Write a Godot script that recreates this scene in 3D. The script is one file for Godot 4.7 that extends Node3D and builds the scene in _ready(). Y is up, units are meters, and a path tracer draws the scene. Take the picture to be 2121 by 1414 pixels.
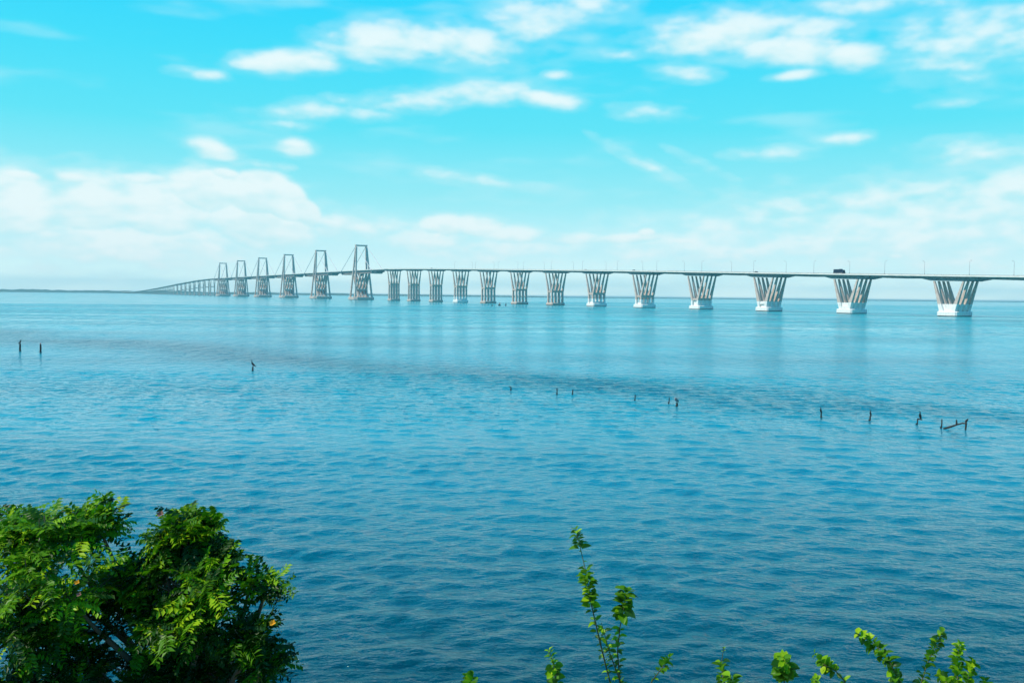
extends Node3D
# A long road bridge with cable-stayed towers across a calm lake, seen from a leafy bank.

const EYE := 10.4                       # camera height above the water
const BRIDGE_AT := Vector3(279.3, 0.0, -579.0)
const BRIDGE_TURN := 118.54             # degrees; local +x runs away along the deck, local -z faces the viewer
const STEP := 81.0                      # distance between approach piers

var M := {}
var used := {}
var noise_a := FastNoiseLite.new()

# ---------------------------------------------------------------- mesh collector
class Shape:
	var v := PackedVector3Array()
	var n := PackedVector3Array()
	var ix := PackedInt32Array()
	func tri(a: Vector3, b: Vector3, c: Vector3, na: Vector3, nb: Vector3, nc: Vector3) -> void:
		var g := (c - a).cross(b - a)
		var k := v.size()
		v.append(a); n.append(na)
		if g.dot(na + nb + nc) >= 0.0:
			v.append(b); n.append(nb); v.append(c); n.append(nc)
		else:
			v.append(c); n.append(nc); v.append(b); n.append(nb)
		ix.append(k); ix.append(k + 1); ix.append(k + 2)
	func flat(a: Vector3, b: Vector3, c: Vector3, out: Vector3) -> void:
		var g := (c - a).cross(b - a)
		if g.length_squared() < 1e-14: return
		g = g.normalized()
		if g.dot(out) < 0.0: g = -g
		tri(a, b, c, g, g, g)
	func quad(a: Vector3, b: Vector3, c: Vector3, d: Vector3, out: Vector3) -> void:
		flat(a, b, c, out); flat(a, c, d, out)
	# a prism between two four-cornered ends (corners in the same order round)
	func hexa(p: Array, q: Array) -> void:
		var m := Vector3.ZERO
		for k in 4: m += (p[k] + q[k]) / 8.0
		for k in 4:
			var a: Vector3 = p[k]; var b: Vector3 = p[(k + 1) % 4]; var c: Vector3 = q[(k + 1) % 4]; var d: Vector3 = q[k]
			quad(a, b, c, d, (a + b + c + d) / 4.0 - m)
		quad(p[0], p[1], p[2], p[3], (p[0] + p[2]) / 2.0 - m)
		quad(q[0], q[1], q[2], q[3], (q[0] + q[2]) / 2.0 - m)
	func box(c: Vector3, s: Vector3) -> void:
		var h := s / 2.0
		hexa([c + Vector3(-h.x, -h.y, -h.z), c + Vector3(h.x, -h.y, -h.z), c + Vector3(h.x, -h.y, h.z), c + Vector3(-h.x, -h.y, h.z)],
			[c + Vector3(-h.x, h.y, -h.z), c + Vector3(h.x, h.y, -h.z), c + Vector3(h.x, h.y, h.z), c + Vector3(-h.x, h.y, h.z)])
	# horizontal four-cornered sections, x by z
	func post(a: Vector3, sa: Vector2, b: Vector3, sb: Vector2) -> void:
		var e := func(c: Vector3, s: Vector2) -> Array:
			return [c + Vector3(-s.x, 0, -s.y) / 2.0, c + Vector3(s.x, 0, -s.y) / 2.0, c + Vector3(s.x, 0, s.y) / 2.0, c + Vector3(-s.x, 0, s.y) / 2.0]
		hexa(e.call(a, sa), e.call(b, sb))
	# eight-cornered block with chamfered corners and a chamfered top
	func block(c: Vector3, s: Vector3, ch: float, top: float) -> void:
		var rings := []
		for r in [[0.0, 0.0], [s.y - top, 0.0], [s.y, top]]:
			var hx: float = s.x / 2.0 - r[1]; var hz: float = s.z / 2.0 - r[1]
			var y: float = r[0]
			rings.append([c + Vector3(-hx + ch, y, -hz), c + Vector3(hx - ch, y, -hz), c + Vector3(hx, y, -hz + ch), c + Vector3(hx, y, hz - ch), c + Vector3(hx - ch, y, hz), c + Vector3(-hx + ch, y, hz), c + Vector3(-hx, y, hz - ch), c + Vector3(-hx, y, -hz + ch)])
		for j in 2:
			for k in 8:
				var a: Vector3 = rings[j][k]; var b: Vector3 = rings[j][(k + 1) % 8]; var d: Vector3 = rings[j + 1][k]; var e: Vector3 = rings[j + 1][(k + 1) % 8]
				quad(a, b, e, d, (a + b) / 2.0 - c - Vector3(0, (a.y + b.y) / 2.0 - c.y - 0.01, 0))
		for k in range(1, 7): flat(rings[2][0], rings[2][k], rings[2][k + 1], Vector3.UP)
	# a smooth tube along points, with a radius at each
	func tube(pts: Array, rad: Array, sides := 7, caps := true, squash := 1.0) -> void:
		var rings := []
		var nor := []
		for i in pts.size():
			var t: Vector3 = (pts[min(i + 1, pts.size() - 1)] - pts[max(i - 1, 0)]).normalized()
			var u := t.cross(Vector3(0.137, 0.3, 0.94)).normalized()
			var w := t.cross(u)
			var ring := []; var nn := []
			for k in sides:
				var a := TAU * k / sides
				var d := u * cos(a) + w * sin(a) * squash
				ring.append(pts[i] + d * rad[i]); nn.append(d.normalized())
			rings.append(ring); nor.append(nn)
		for i in pts.size() - 1:
			for k in sides:
				var k2 := (k + 1) % sides
				tri(rings[i][k], rings[i][k2], rings[i + 1][k2], nor[i][k], nor[i][k2], nor[i + 1][k2])
				tri(rings[i][k], rings[i + 1][k2], rings[i + 1][k], nor[i][k], nor[i + 1][k2], nor[i + 1][k])
		if caps:
			for e in [0, pts.size() - 1]:
				var out: Vector3 = (pts[0] - pts[1]) if e == 0 else (pts[e] - pts[e - 1])
				for k in range(1, sides - 1): flat(rings[e][0], rings[e][k], rings[e][k + 1], out)
	func mesh() -> ArrayMesh:
		var a := []; a.resize(Mesh.ARRAY_MAX)
		a[Mesh.ARRAY_VERTEX] = v; a[Mesh.ARRAY_NORMAL] = n; a[Mesh.ARRAY_INDEX] = ix
		var m := ArrayMesh.new(); m.add_surface_from_arrays(Mesh.PRIMITIVE_TRIANGLES, a)
		return m

# ---------------------------------------------------------------- naming
func numbered(called: String) -> String:
	var k: int = used.get(called, 0)
	used[called] = k + 1
	return called if k == 0 else "%s_%03d" % [called, k]

func tag(o: Node3D, label: String, category: String, group := "") -> void:
	o.set_meta("label", label); o.set_meta("category", category)
	if group: o.set_meta("group", group)

func thing(called: String, label: String, category: String, at: Vector3, turn := 0.0, group := "") -> Node3D:
	var o := Node3D.new()
	o.name = numbered(called); add_child(o)
	o.position = at; o.rotation_degrees.y = turn
	tag(o, label, category, group)
	return o

func part(called: String, m: Mesh, mat: Material, parent: Node3D, at := Transform3D()) -> MeshInstance3D:
	var o := MeshInstance3D.new()
	o.name = called; o.mesh = m; o.material_override = mat; o.transform = at
	parent.add_child(o, true)
	return o

func setting(called: String, m: Mesh, mat: Material) -> MeshInstance3D:
	var o := part(numbered(called), m, mat, self)
	o.set_meta("kind", "structure")
	return o

# ---------------------------------------------------------------- materials
func lin(r: float, g: float, b: float) -> Color:
	return Color(r, g, b).linear_to_srgb()

func noise_tex(seed_: int, freq: float, lo: Color, mid: Color, hi: Color, size := 512, octaves := 5) -> NoiseTexture2D:
	var f := FastNoiseLite.new(); f.seed = seed_; f.frequency = freq; f.fractal_octaves = octaves
	var t := NoiseTexture2D.new(); t.width = size; t.height = size; t.seamless = true; t.noise = f
	var g := Gradient.new()
	g.offsets = PackedFloat32Array([0.2, 0.55, 0.85]); g.colors = PackedColorArray([lo, mid, hi])
	t.color_ramp = g
	return t

func mat(c: Color, rough := 0.8, tex: Texture2D = null, scale := Vector3.ONE) -> StandardMaterial3D:
	var m := StandardMaterial3D.new()
	m.albedo_color = c; m.roughness = rough; m.metallic_specular = 0.35
	if tex:
		m.albedo_texture = tex; m.uv1_triplanar = true; m.uv1_scale = scale
	return m

func make_materials() -> void:
	var stain := noise_tex(3, 0.012, lin(0.48, 0.45, 0.43), lin(0.88, 0.86, 0.84), lin(1, 1, 1))
	var streak := noise_tex(8, 0.01, lin(0.84, 0.83, 0.80), lin(0.97, 0.97, 0.97), lin(1, 1, 1))
	M.concrete = mat(lin(0.66, 0.56, 0.50), 0.85, stain, Vector3(0.35, 0.04, 0.35))
	M.concrete_pale = mat(lin(0.52, 0.48, 0.45), 0.85, stain, Vector3(0.06, 0.05, 0.06))
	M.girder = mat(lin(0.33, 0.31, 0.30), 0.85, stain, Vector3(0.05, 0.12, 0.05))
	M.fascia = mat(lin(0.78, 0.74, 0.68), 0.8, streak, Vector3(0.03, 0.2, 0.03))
	M.white_paint = mat(lin(0.82, 0.81, 0.78), 0.6, streak, Vector3(0.12, 0.05, 0.12))
	M.wet = mat(lin(0.045, 0.045, 0.04), 0.5)
	M.asphalt = mat(lin(0.05, 0.05, 0.052), 0.9)
	M.rail = mat(lin(0.22, 0.19, 0.16), 0.6)
	M.steel = mat(lin(0.34, 0.35, 0.36), 0.5)
	M.cable = mat(lin(0.62, 0.61, 0.60), 0.7)
	M.pile = mat(lin(0.055, 0.046, 0.040), 0.9, noise_tex(5, 0.03, lin(0.4, 0.4, 0.4), lin(0.8, 0.8, 0.8), lin(1, 1, 1), 256), Vector3(2, 0.8, 2))
	M.bird_dark = mat(lin(0.012, 0.012, 0.014), 0.6)
	M.bird_pale = mat(lin(0.38, 0.27, 0.27), 0.8)
	M.truck_dark = mat(lin(0.018, 0.034, 0.065), 0.35)
	M.car_white = mat(lin(0.75, 0.75, 0.74), 0.3)
	M.car_grey = mat(lin(0.10, 0.10, 0.11), 0.3)
	M.car_red = mat(lin(0.16, 0.03, 0.025), 0.3)
	M.glass = mat(lin(0.02, 0.025, 0.03), 0.1)
	M.rubber = mat(lin(0.015, 0.015, 0.015), 0.9)
	M.lamp_glass = mat(lin(0.6, 0.6, 0.58), 0.3)
	M.soil = mat(lin(0.16, 0.12, 0.08), 0.95, noise_tex(12, 0.02, lin(0.4, 0.42, 0.3), lin(0.8, 0.8, 0.7), lin(1, 1, 1)), Vector3(0.3, 0.3, 0.3))
	M.far_land = mat(lin(0.07, 0.145, 0.125), 0.95, noise_tex(14, 0.02, lin(0.5, 0.5, 0.5), lin(0.8, 0.85, 0.8), lin(1, 1, 1)), Vector3(0.004, 0.02, 0.004))
	M.bark = mat(lin(0.16, 0.12, 0.085), 0.9)
	M.stem = mat(lin(0.07, 0.075, 0.03), 0.7)
	M.petal = mat(lin(0.75, 0.36, 0.02), 0.6)
	M.petal.backlight_enabled = true; M.petal.backlight = Color(0.6, 0.4, 0.1)
	M.dry_pod = mat(lin(0.26, 0.13, 0.10), 0.85)
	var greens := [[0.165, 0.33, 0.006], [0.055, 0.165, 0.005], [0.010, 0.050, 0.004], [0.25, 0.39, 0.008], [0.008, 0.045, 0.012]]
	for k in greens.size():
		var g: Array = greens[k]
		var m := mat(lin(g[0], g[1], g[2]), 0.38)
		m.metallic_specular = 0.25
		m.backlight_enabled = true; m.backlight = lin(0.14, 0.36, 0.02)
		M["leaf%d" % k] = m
	var mm := mat(Color.WHITE, 0.38)
	mm.vertex_color_use_as_albedo = true; mm.metallic_specular = 0.25
	mm.backlight_enabled = true; mm.backlight = lin(0.14, 0.36, 0.02)
	M.leaf_many = mm
	# water: calm to ruffled, by the strength of its ripples
	var f := FastNoiseLite.new(); f.seed = 21; f.noise_type = FastNoiseLite.TYPE_SIMPLEX_SMOOTH
	f.frequency = 0.021; f.fractal_octaves = 4; f.fractal_gain = 0.55; f.fractal_lacunarity = 2.1
	f.domain_warp_enabled = true; f.domain_warp_amplitude = 18.0; f.domain_warp_frequency = 0.012
	var t := NoiseTexture2D.new(); t.width = 2048; t.height = 2048; t.seamless = true; t.noise = f
	t.as_normal_map = true; t.bump_strength = WATER_BUMP
	# the same ripples at three scales: what can be told apart gets coarser with distance
	var tiles := [Vector3(1.0 / 42.0, 1.0, 1.0 / 21.0), Vector3(1.0 / 150.0, 1.0, 1.0 / 110.0), Vector3(1.0 / 900.0, 1.0, 1.0 / 760.0)]
	for z in 3:
		for k in 5:
			var w := StandardMaterial3D.new()
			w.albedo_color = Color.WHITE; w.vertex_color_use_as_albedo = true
			w.roughness = [0.04, 0.10, 0.16][z] + 0.012 * k; w.metallic_specular = 0.25
			if z < 2:
				w.clearcoat_enabled = true; w.clearcoat = [0.34, 0.10][z]; w.clearcoat_roughness = [0.05, 0.16][z]
			w.normal_enabled = true; w.normal_texture = t; w.normal_scale = [0.06, 0.40, 0.8, 1.15, 1.6][k] * [1.10, 1.6, 1.9][z]
			w.uv1_triplanar = true; w.uv1_world_triplanar = true; w.uv1_scale = tiles[z]
			M["water%d" % (z * 5 + k)] = w
const WATER_BUMP := 8.0

# ---------------------------------------------------------------- sky
func sky_color(el: float) -> Color:
	var stops := [0.0, 2.5, 6.0, 10.0, 14.0, 18.0, 25.0, 36.0, 60.0, 90.0]
	var cols := [Color(1.06, 1.22, 1.14), Color(0.62, 0.96, 1.01), Color(0.32, 0.86, 0.95), Color(0.12, 0.79, 0.95), Color(0.060, 0.74, 0.97), Color(0.025, 0.68, 1.00), Color(0.004, 0.54, 1.15), Color(0.003, 0.40, 0.95), Color(0.003, 0.28, 0.74), Color(0.003, 0.25, 0.68)]
	for k in stops.size() - 1:
		if el <= stops[k + 1]:
			return cols[k].lerp(cols[k + 1], clampf((el - stops[k]) / (stops[k + 1] - stops[k]), 0, 1))
	return cols[-1]

func make_sky() -> Image:
	var w := 4096; var h := 2048
	var rows := 512                      # 0 to 45 degrees up
	var per := w / 360.0
	var field := PackedFloat32Array(); field.resize(w * rows); field.fill(-1.0)
	var white := PackedFloat32Array(); white.resize(w * rows); white.fill(0.0)
	var rng := RandomNumberGenerator.new(); rng.seed = 77
	var blobs := CLOUDS.duplicate()
	for k in 80:                        # the rest of the sky carries clouds of the same kinds
		var az := rng.randf_range(32.0, 328.0)
		var el := rng.randf_range(1.0, 42.0)
		var big := rng.randf_range(1.2, 4.2)
		var flat := 0.22 if el > 7.0 else 0.34
		if k % 3 == 0: el = rng.randf_range(0.0, 5.5)
		blobs.append([az, el, big, big * flat, rng.randf_range(0.5, 1.2), rng.randf_range(-6, 6)])
	for b in blobs:
		var a := deg_to_rad(b[5]); var ca := cos(a); var sa := sin(a)
		var reach: float = maxf(b[2], b[3]) * 1.45
		var r0 := int(maxf(0, (b[1] - reach) * per)); var r1 := int(minf(rows - 1, (b[1] + reach) * per))
		var c0 := int((b[0] - reach) * per); var c1 := int((b[0] + reach) * per)
		for r in range(r0, r1 + 1):
			for c in range(c0, c1 + 1):
				var dx: float = c / per - b[0]; var dy: float = r / per - b[1]
				var p: float = (dx * ca + dy * sa) / b[2]; var q: float = (dy * ca - dx * sa) / b[3]
				var d := 1.0 - p * p - q * q
				if d < -1.0: continue
				var at := r * w + posmod(c, w)
				var val: float = d * b[4]
				if val > field[at]:
					field[at] = val
					white[at] = clampf(0.5 + 0.7 * q + 0.3 * d, 0.0, 1.0)
	var fine := FastNoiseLite.new(); fine.seed = 5; fine.frequency = 0.5; fine.fractal_octaves = 6; fine.fractal_gain = 0.5
	var veil := FastNoiseLite.new(); veil.seed = 9; veil.frequency = 0.16; veil.fractal_octaves = 4
	var data := PackedFloat32Array()
	var top := PackedFloat32Array()
	# above 45 degrees: in coarse steps
	for r4 in range(0, 128):
		var el := 90.0 - (r4 + 0.5) * 45.0 / 128.0
		var line := PackedFloat32Array(); line.resize(w * 3)
		var base := sky_color(el)
		for c4 in 1024:
			var az := TAU * c4 / 1024.0
			var rr := cos(deg_to_rad(el)) * 25.0
			var v := smoothstep(0.12, 0.65, fine.get_noise_3d(cos(az) * rr * 0.3, el * 0.12, sin(az) * rr * 0.3) - 0.2) * 0.3
			var col := base.lerp(Color(0.78, 0.92, 0.93), v)
			for k in 4:
				var i := (c4 * 4 + k) * 3
				line[i] = col.r; line[i + 1] = col.g; line[i + 2] = col.b
		for k in 4: data.append_array(line)
	for r in range(rows - 1, -1, -1):
		var el := (r + 0.5) / per
		var base := sky_color(el)
		var line := PackedFloat32Array(); line.resize(w * 3)
		var low := smoothstep(9.0, 1.0, el)
		for c in w:
			var az := TAU * c / w
			var x := cos(az) * 57.3; var z := sin(az) * 57.3
			var s := veil.get_noise_3d(x * 0.55, el * 2.6, z * 0.55)
			var v := smoothstep(0.05, 0.75, s + 0.02 + 0.22 * low) * (0.42 + 0.02 * low)
			var col := base.lerp(Color(0.52, 0.90, 0.98), v)
			var f := field[r * w + c]
			if f > -0.75:
				var nz := fine.get_noise_3d(x * 0.75, el * 1.9, z * 0.75)
				var hard := clampf(f - 0.2, 0.0, 1.0)
				var al := smoothstep(-0.14, 0.78, f * 0.72 + nz * (0.50 - 0.1 * hard))
				al = maxf(al, 0.24 * smoothstep(-0.75, 0.35, f + nz * 0.9))
				if al > 0.0:
					var lit := clampf(white[r * w + c] + nz * 0.9, 0.0, 1.0)
					col = col.lerp(Color(0.62, 0.91, 0.95).lerp(Color(0.86, 0.99, 1.0), lit), al * (0.80 + 0.15 * hard))
			var i := c * 3
			line[i] = col.r; line[i + 1] = col.g; line[i + 2] = col.b
		data.append_array(line)
	var under := PackedFloat32Array(); under.resize(w * 3)
	for c in w:
		under[c * 3] = 0.08; under[c * 3 + 1] = 0.34; under[c * 3 + 2] = 0.48
	for r in h / 2: data.append_array(under)
	return Image.create_from_data(w, h, false, Image.FORMAT_RGBF, data.to_byte_array())

# ---------------------------------------------------------------- water
func lane_edge(x: float) -> float:      # how far out the far calm begins
	var p := [[-3000.0, 760.0], [-393.0, 705.0], [-262.0, 790.0], [-112.0, 720.0], [16.0, 1500.0], [390.0, 1700.0], [825.0, 1650.0], [4000.0, 1800.0]]
	for k in p.size() - 1:
		if x <= p[k + 1][0]:
			return lerpf(p[k][1], p[k + 1][1], clampf((x - p[k][0]) / (p[k + 1][0] - p[k][0]), 0, 1))
	return 1800.0

func ruffle(x: float, d: float) -> float:   # 0 calm to 4 ruffled, at x and a distance out
	var a := 2.7
	if d > 60.0: a = lerpf(2.7, 2.0, clampf((d - 60.0) / 120.0, 0, 1))
	if d < 400.0:
		a += 1.5 * noise_a.get_noise_2d(x * 0.8, d * 2.2)
	if d > 200.0:
		var far := clampf((d - 200.0) / 200.0, 0, 1)
		a += far * (5.0 * noise_a.get_noise_2d(x * 0.10, d * 1.0 + 400.0) + 0.5)
	# a belt of wind along the old piles
	if d < 400.0: a += 2.0 * belt_at(x, d)
	var e := lane_edge(x) * (1.0 + 0.05 * noise_a.get_noise_2d(x * 0.3, 7.0))
	if d > e: a = 0.05 + 0.7 * maxf(0.0, noise_a.get_noise_2d(x * 0.05, d * 0.25))
	return a

func belt_at(x: float, d: float) -> float:   # 1 along the old piles, 0 away from them
	var belt := 158.0 - (x + 60.0) * 0.83 if x < 20.0 else 92.0 - (x - 20.0) * 0.85
	var off := (d - belt - 6.0 + 14.0 * noise_a.get_noise_2d(x * 0.7, 90.0)) / (5.0 + 0.075 * belt)
	return exp(-off * off)

# body colour with sky reflection painted in: brighter outward, darker along the wind belt
func water_reflection_tint(x: float, d: float) -> Color:
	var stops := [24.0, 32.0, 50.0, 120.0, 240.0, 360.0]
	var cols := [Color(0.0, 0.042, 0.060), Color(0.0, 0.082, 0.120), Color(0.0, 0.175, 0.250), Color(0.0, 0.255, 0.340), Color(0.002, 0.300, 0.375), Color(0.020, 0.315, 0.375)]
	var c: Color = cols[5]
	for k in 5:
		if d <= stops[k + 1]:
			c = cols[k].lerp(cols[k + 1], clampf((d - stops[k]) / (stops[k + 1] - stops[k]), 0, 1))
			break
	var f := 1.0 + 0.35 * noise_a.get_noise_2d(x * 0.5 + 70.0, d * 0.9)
	f *= 1.0 - 0.40 * belt_at(x, d)  # darker reflection of the ruffled belt, put into the colour
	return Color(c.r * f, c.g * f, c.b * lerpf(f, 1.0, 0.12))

func make_water() -> void:
	var rng := RandomNumberGenerator.new(); rng.seed = 31
	var waves := []
	for k in 22:
		var len_ := 0.40 * pow(8.0, k / 21.0) * rng.randf_range(0.9, 1.1)
		var a := rng.randfn(0.10, 0.55)
		var steep := WAVE_SLOPE * rng.randf_range(0.7, 1.3)
		waves.append([TAU / len_ * sin(a), TAU / len_ * cos(a), steep * len_ / TAU, rng.randf() * TAU, len_])
	var strips := [[7.0, 30.0, 0.10, 0.20], [30.0, 60.0, 0.13, 0.24], [60.0, 120.0, 0.26, 0.42], [120.0, 250.0, 0.65, 0.95], [250.0, 600.0, 2.5, 3.0], [600.0, 2500.0, 16.0, 14.0], [2500.0, 6600.0, 100.0, 100.0]]
	var mesh := ArrayMesh.new()
	var used_levels := []
	var vv := PackedVector3Array(); var nn := PackedVector3Array(); var tt := PackedColorArray()
	var tris := []
	for k in 15: tris.append(PackedInt32Array())
	for s in strips:
		var live := []
		for q in waves:
			var wt := clampf((q[4] / s[2] - 3.0) / 3.0, 0.0, 1.0)
			if wt > 0.0: live.append([q[0], q[1], q[2] * wt, q[3]])
		var half: float = s[1] * 0.78 + 20.0
		var nx := int(half * 2.0 / s[3]) + 1
		var nz := int((s[1] - s[0]) / s[2]) + 2
		var first := vv.size()
		for j in nz:
			var d: float = s[0] + j * s[2]
			for i in nx:
				var x: float = -half + i * s[3]
				var y := 0.0; var gx := 0.0; var gz := 0.0
				if live.size():
					var m := 0.25 + 0.26 * ruffle(x, d)
					for q in live:
						var ph: float = q[0] * x + q[1] * d + q[3]
						var sn := sin(ph)
						y += q[2] * sn * m
						var cs: float = q[2] * cos(ph) * m
						gx += cs * q[0]; gz += cs * q[1]
				vv.append(Vector3(x, y, -d)); tt.append(water_reflection_tint(x, d)); nn.append(Vector3(-gx, 1.0, gz).normalized())
		for j in nz - 1:
			var d: float = s[0] + (j + 0.5) * s[2]
			for i in nx - 1:
				var x: float = -half + (i + 0.5) * s[3]
				var lv := clampi(int(floor(ruffle(x, d) + rng.randf())), 0, 4)
				var zone := 0
				for edge in [90.0, 330.0]:
					if d > edge * (0.72 + 0.56 * rng.randf()): zone += 1
				if d < 60.0: lv = 3
				lv += zone * 5
				var k := first + j * nx + i
				var t: PackedInt32Array = tris[lv]
				t.append(k); t.append(k + nx); t.append(k + 1); t.append(k + 1); t.append(k + nx); t.append(k + nx + 1)
				tris[lv] = t
	for lv in 15:
		# each surface keeps only the points that it uses
		var remap := PackedInt32Array(); remap.resize(vv.size()); remap.fill(-1)
		var v := PackedVector3Array(); var n := PackedVector3Array(); var ix := PackedInt32Array(); var cc := PackedColorArray()
		for k in tris[lv]:
			if remap[k] < 0:
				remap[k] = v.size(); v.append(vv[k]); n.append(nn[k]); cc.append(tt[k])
			ix.append(remap[k])
		if ix.is_empty(): continue
		var a := []; a.resize(Mesh.ARRAY_MAX)
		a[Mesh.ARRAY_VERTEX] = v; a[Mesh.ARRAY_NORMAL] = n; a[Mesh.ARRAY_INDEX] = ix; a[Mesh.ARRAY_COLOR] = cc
		mesh.add_surface_from_arrays(Mesh.PRIMITIVE_TRIANGLES, a)
		mesh.surface_set_material(mesh.get_surface_count() - 1, M["water%d" % lv])
	var o := MeshInstance3D.new(); o.name = "water"; o.mesh = mesh
	o.set_meta("kind", "structure"); add_child(o)
const WAVE_SLOPE := 0.033

# ---------------------------------------------------------------- land
func make_land() -> void:
	# the bank that the viewer stands on: a flat top and a steep face down into the lake
	var s := Shape.new()
	var prof := [[60.0, 9.4], [6.0, 8.9], [-2.6, 8.7], [-4.6, 7.0], [-8.0, 3.9], [-12.0, 0.7], [-15.0, -1.5]]
	var xs := []
	for k in 101: xs.append(-200.0 + k * 4.0)
	var f := func(x: float, k: int) -> Vector3:
		var z: float = prof[k][0]; var y: float = prof[k][1]
		return Vector3(x, y + (0.25 * noise_a.get_noise_2d(x * 9.0, z * 14.0) if k > 1 else 0.0), z + 0.4 * noise_a.get_noise_2d(x * 6.0, 50.0 + k * 9.0))
	for i in xs.size() - 1:
		for k in prof.size() - 1:
			s.quad(f.call(xs[i], k), f.call(xs[i + 1], k), f.call(xs[i + 1], k + 1), f.call(xs[i], k + 1), Vector3.UP)
	setting("ground", s.mesh(), M.soil)
	# the far shore: low wooded land, in stretches that lie at different distances
	for q in SHORES:
		var m := Shape.new()
		var n := 220
		var rows := 5
		var pts := []
		for j in rows:
			var line := []
			for i in n + 1:
				var u := float(i) / n
				var d: float = lerpf(q[1], q[3], u) + j * 130.0
				var x: float = lerpf(q[0], q[2], u) * (1.0 + j * 0.02)
				var ends := smoothstep(0.0, q[6], u) * smoothstep(0.0, q[7], 1.0 - u)
				var prof2: float = [0.0, 0.62, 0.85, 1.0, 0.4][j]
				var hgt: float = lerpf(q[4], q[5], u) * prof2 * ends * (0.80 + 0.35 * noise_a.get_noise_2d(x * 0.12, j * 30.0) + 0.30 * noise_a.get_noise_2d(x * 0.7, j * 70.0 + 300.0))
				line.append(Vector3(x, -1.0 if j == 0 else maxf(hgt, -1.0), -d))
			pts.append(line)
		for j in rows - 1:
			for i in n:
				m.quad(pts[j][i], pts[j][i + 1], pts[j + 1][i + 1], pts[j + 1][i], Vector3(0, 1, 0.4))
		for i in n: m.quad(pts[rows - 1][i], pts[rows - 1][i + 1], pts[rows - 1][i + 1] + Vector3(0, -60, -200), pts[rows - 1][i] + Vector3(0, -60, -200), Vector3(0, 1, -1))
		setting("far_shore_hills", m.mesh(), M.far_land)

# ---------------------------------------------------------------- bridge
func top_at(x: float) -> float:         # height of the deck's rail above the water, x metres along from the nearest pier
	var t := x / STEP
	var p := [[-4.0, 18.5], [-2.0, 22.3], [0.0, 26.2], [2.0, 30.5], [4.0, 34.9], [7.0, 41.0], [10.0, 47.0], [12.0, 49.9], [14.0, 50.6], [22.0, 50.7], [28.0, 50.9], [31.0, 50.4], [34.4, 46.0], [41.0, 33.0], [48.0, 19.5], [55.0, 9.6], [58.0, 7.4], [66.0, 6.0]]
	for k in p.size() - 1:
		if t <= p[k + 1][0] or k == p.size() - 2:
			var a: Array = p[k]; var b: Array = p[k + 1]
			var w: float = b[0] - a[0]
			var sl: float = (b[1] - a[1]) / w
			var s0 := sl; var s1 := sl
			if k > 0: s0 = (b[1] - p[k - 1][1]) / (b[0] - p[k - 1][0])
			if k < p.size() - 2: s1 = (p[k + 2][1] - a[1]) / (p[k + 2][0] - a[0])
			var u: float = clampf((t - a[0]) / w, 0, 1)
			var u2 := u * u; var u3 := u2 * u
			return (2 * u3 - 3 * u2 + 1) * a[1] + (u3 - 2 * u2 + u) * w * s0 + (3 * u2 - 2 * u3) * b[1] + (u3 - u2) * w * s1
	return 6.0

# a length of deck: slab with an upstand, and the girder under it (half width, depth under the slab as [x, depth] pairs)
func deck_piece(called: String, bridge: Node3D, x0: float, x1: float, half: float, depths: Array, girder: Material) -> void:
	var slab := Shape.new(); var gird := Shape.new()
	var xs := []
	for q in depths: xs.append(q[0])
	var n := int((x1 - x0) / 12.0) + 1
	for k in n + 1: xs.append(lerpf(x0, x1, float(k) / n))
	xs.sort()
	var depth := func(x: float) -> float:
		for k in depths.size() - 1:
			if x <= depths[k + 1][0]:
				return lerpf(depths[k][1], depths[k + 1][1], clampf((x - depths[k][0]) / maxf(depths[k + 1][0] - depths[k][0], 0.001), 0, 1))
		return depths[-1][1]
	for k in xs.size() - 1:
		var a: float = xs[k]; var b: float = xs[k + 1]
		if b - a < 0.05: continue
		var ya := top_at(a); var yb := top_at(b)
		# slab: upstands at both sides, 0.30 to 1.15 under the rail
		var prof := [Vector2(-9.4, -0.30), Vector2(-9.1, -0.30), Vector2(-9.05, -0.95), Vector2(9.05, -0.95), Vector2(9.1, -0.30), Vector2(9.4, -0.30), Vector2(9.4, -1.15), Vector2(8.4, -1.38), Vector2(-8.4, -1.38), Vector2(-9.4, -1.15)]
		for i in prof.size():
			var p: Vector2 = prof[i]; var q: Vector2 = prof[(i + 1) % prof.size()]
			var e := q - p
			slab.quad(Vector3(a, ya + p.y, p.x), Vector3(a, ya + q.y, q.x), Vector3(b, yb + q.y, q.x), Vector3(b, yb + p.y, p.x), Vector3(0, e.x, -e.y))
		var da: float = depth.call(a); var db: float = depth.call(b)
		var ends := func(x: float, y: float, d: float) -> Array:
			return [Vector3(x, y - 1.383, -half), Vector3(x, y - 1.383, half), Vector3(x, y - 1.383 - d, half * 0.97), Vector3(x, y - 1.383 - d, -half * 0.97)]
		gird.hexa(ends.call(a, ya, da), ends.call(b, yb, db))
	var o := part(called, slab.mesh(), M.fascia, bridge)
	part("girder", gird.mesh(), girder, o)

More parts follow.
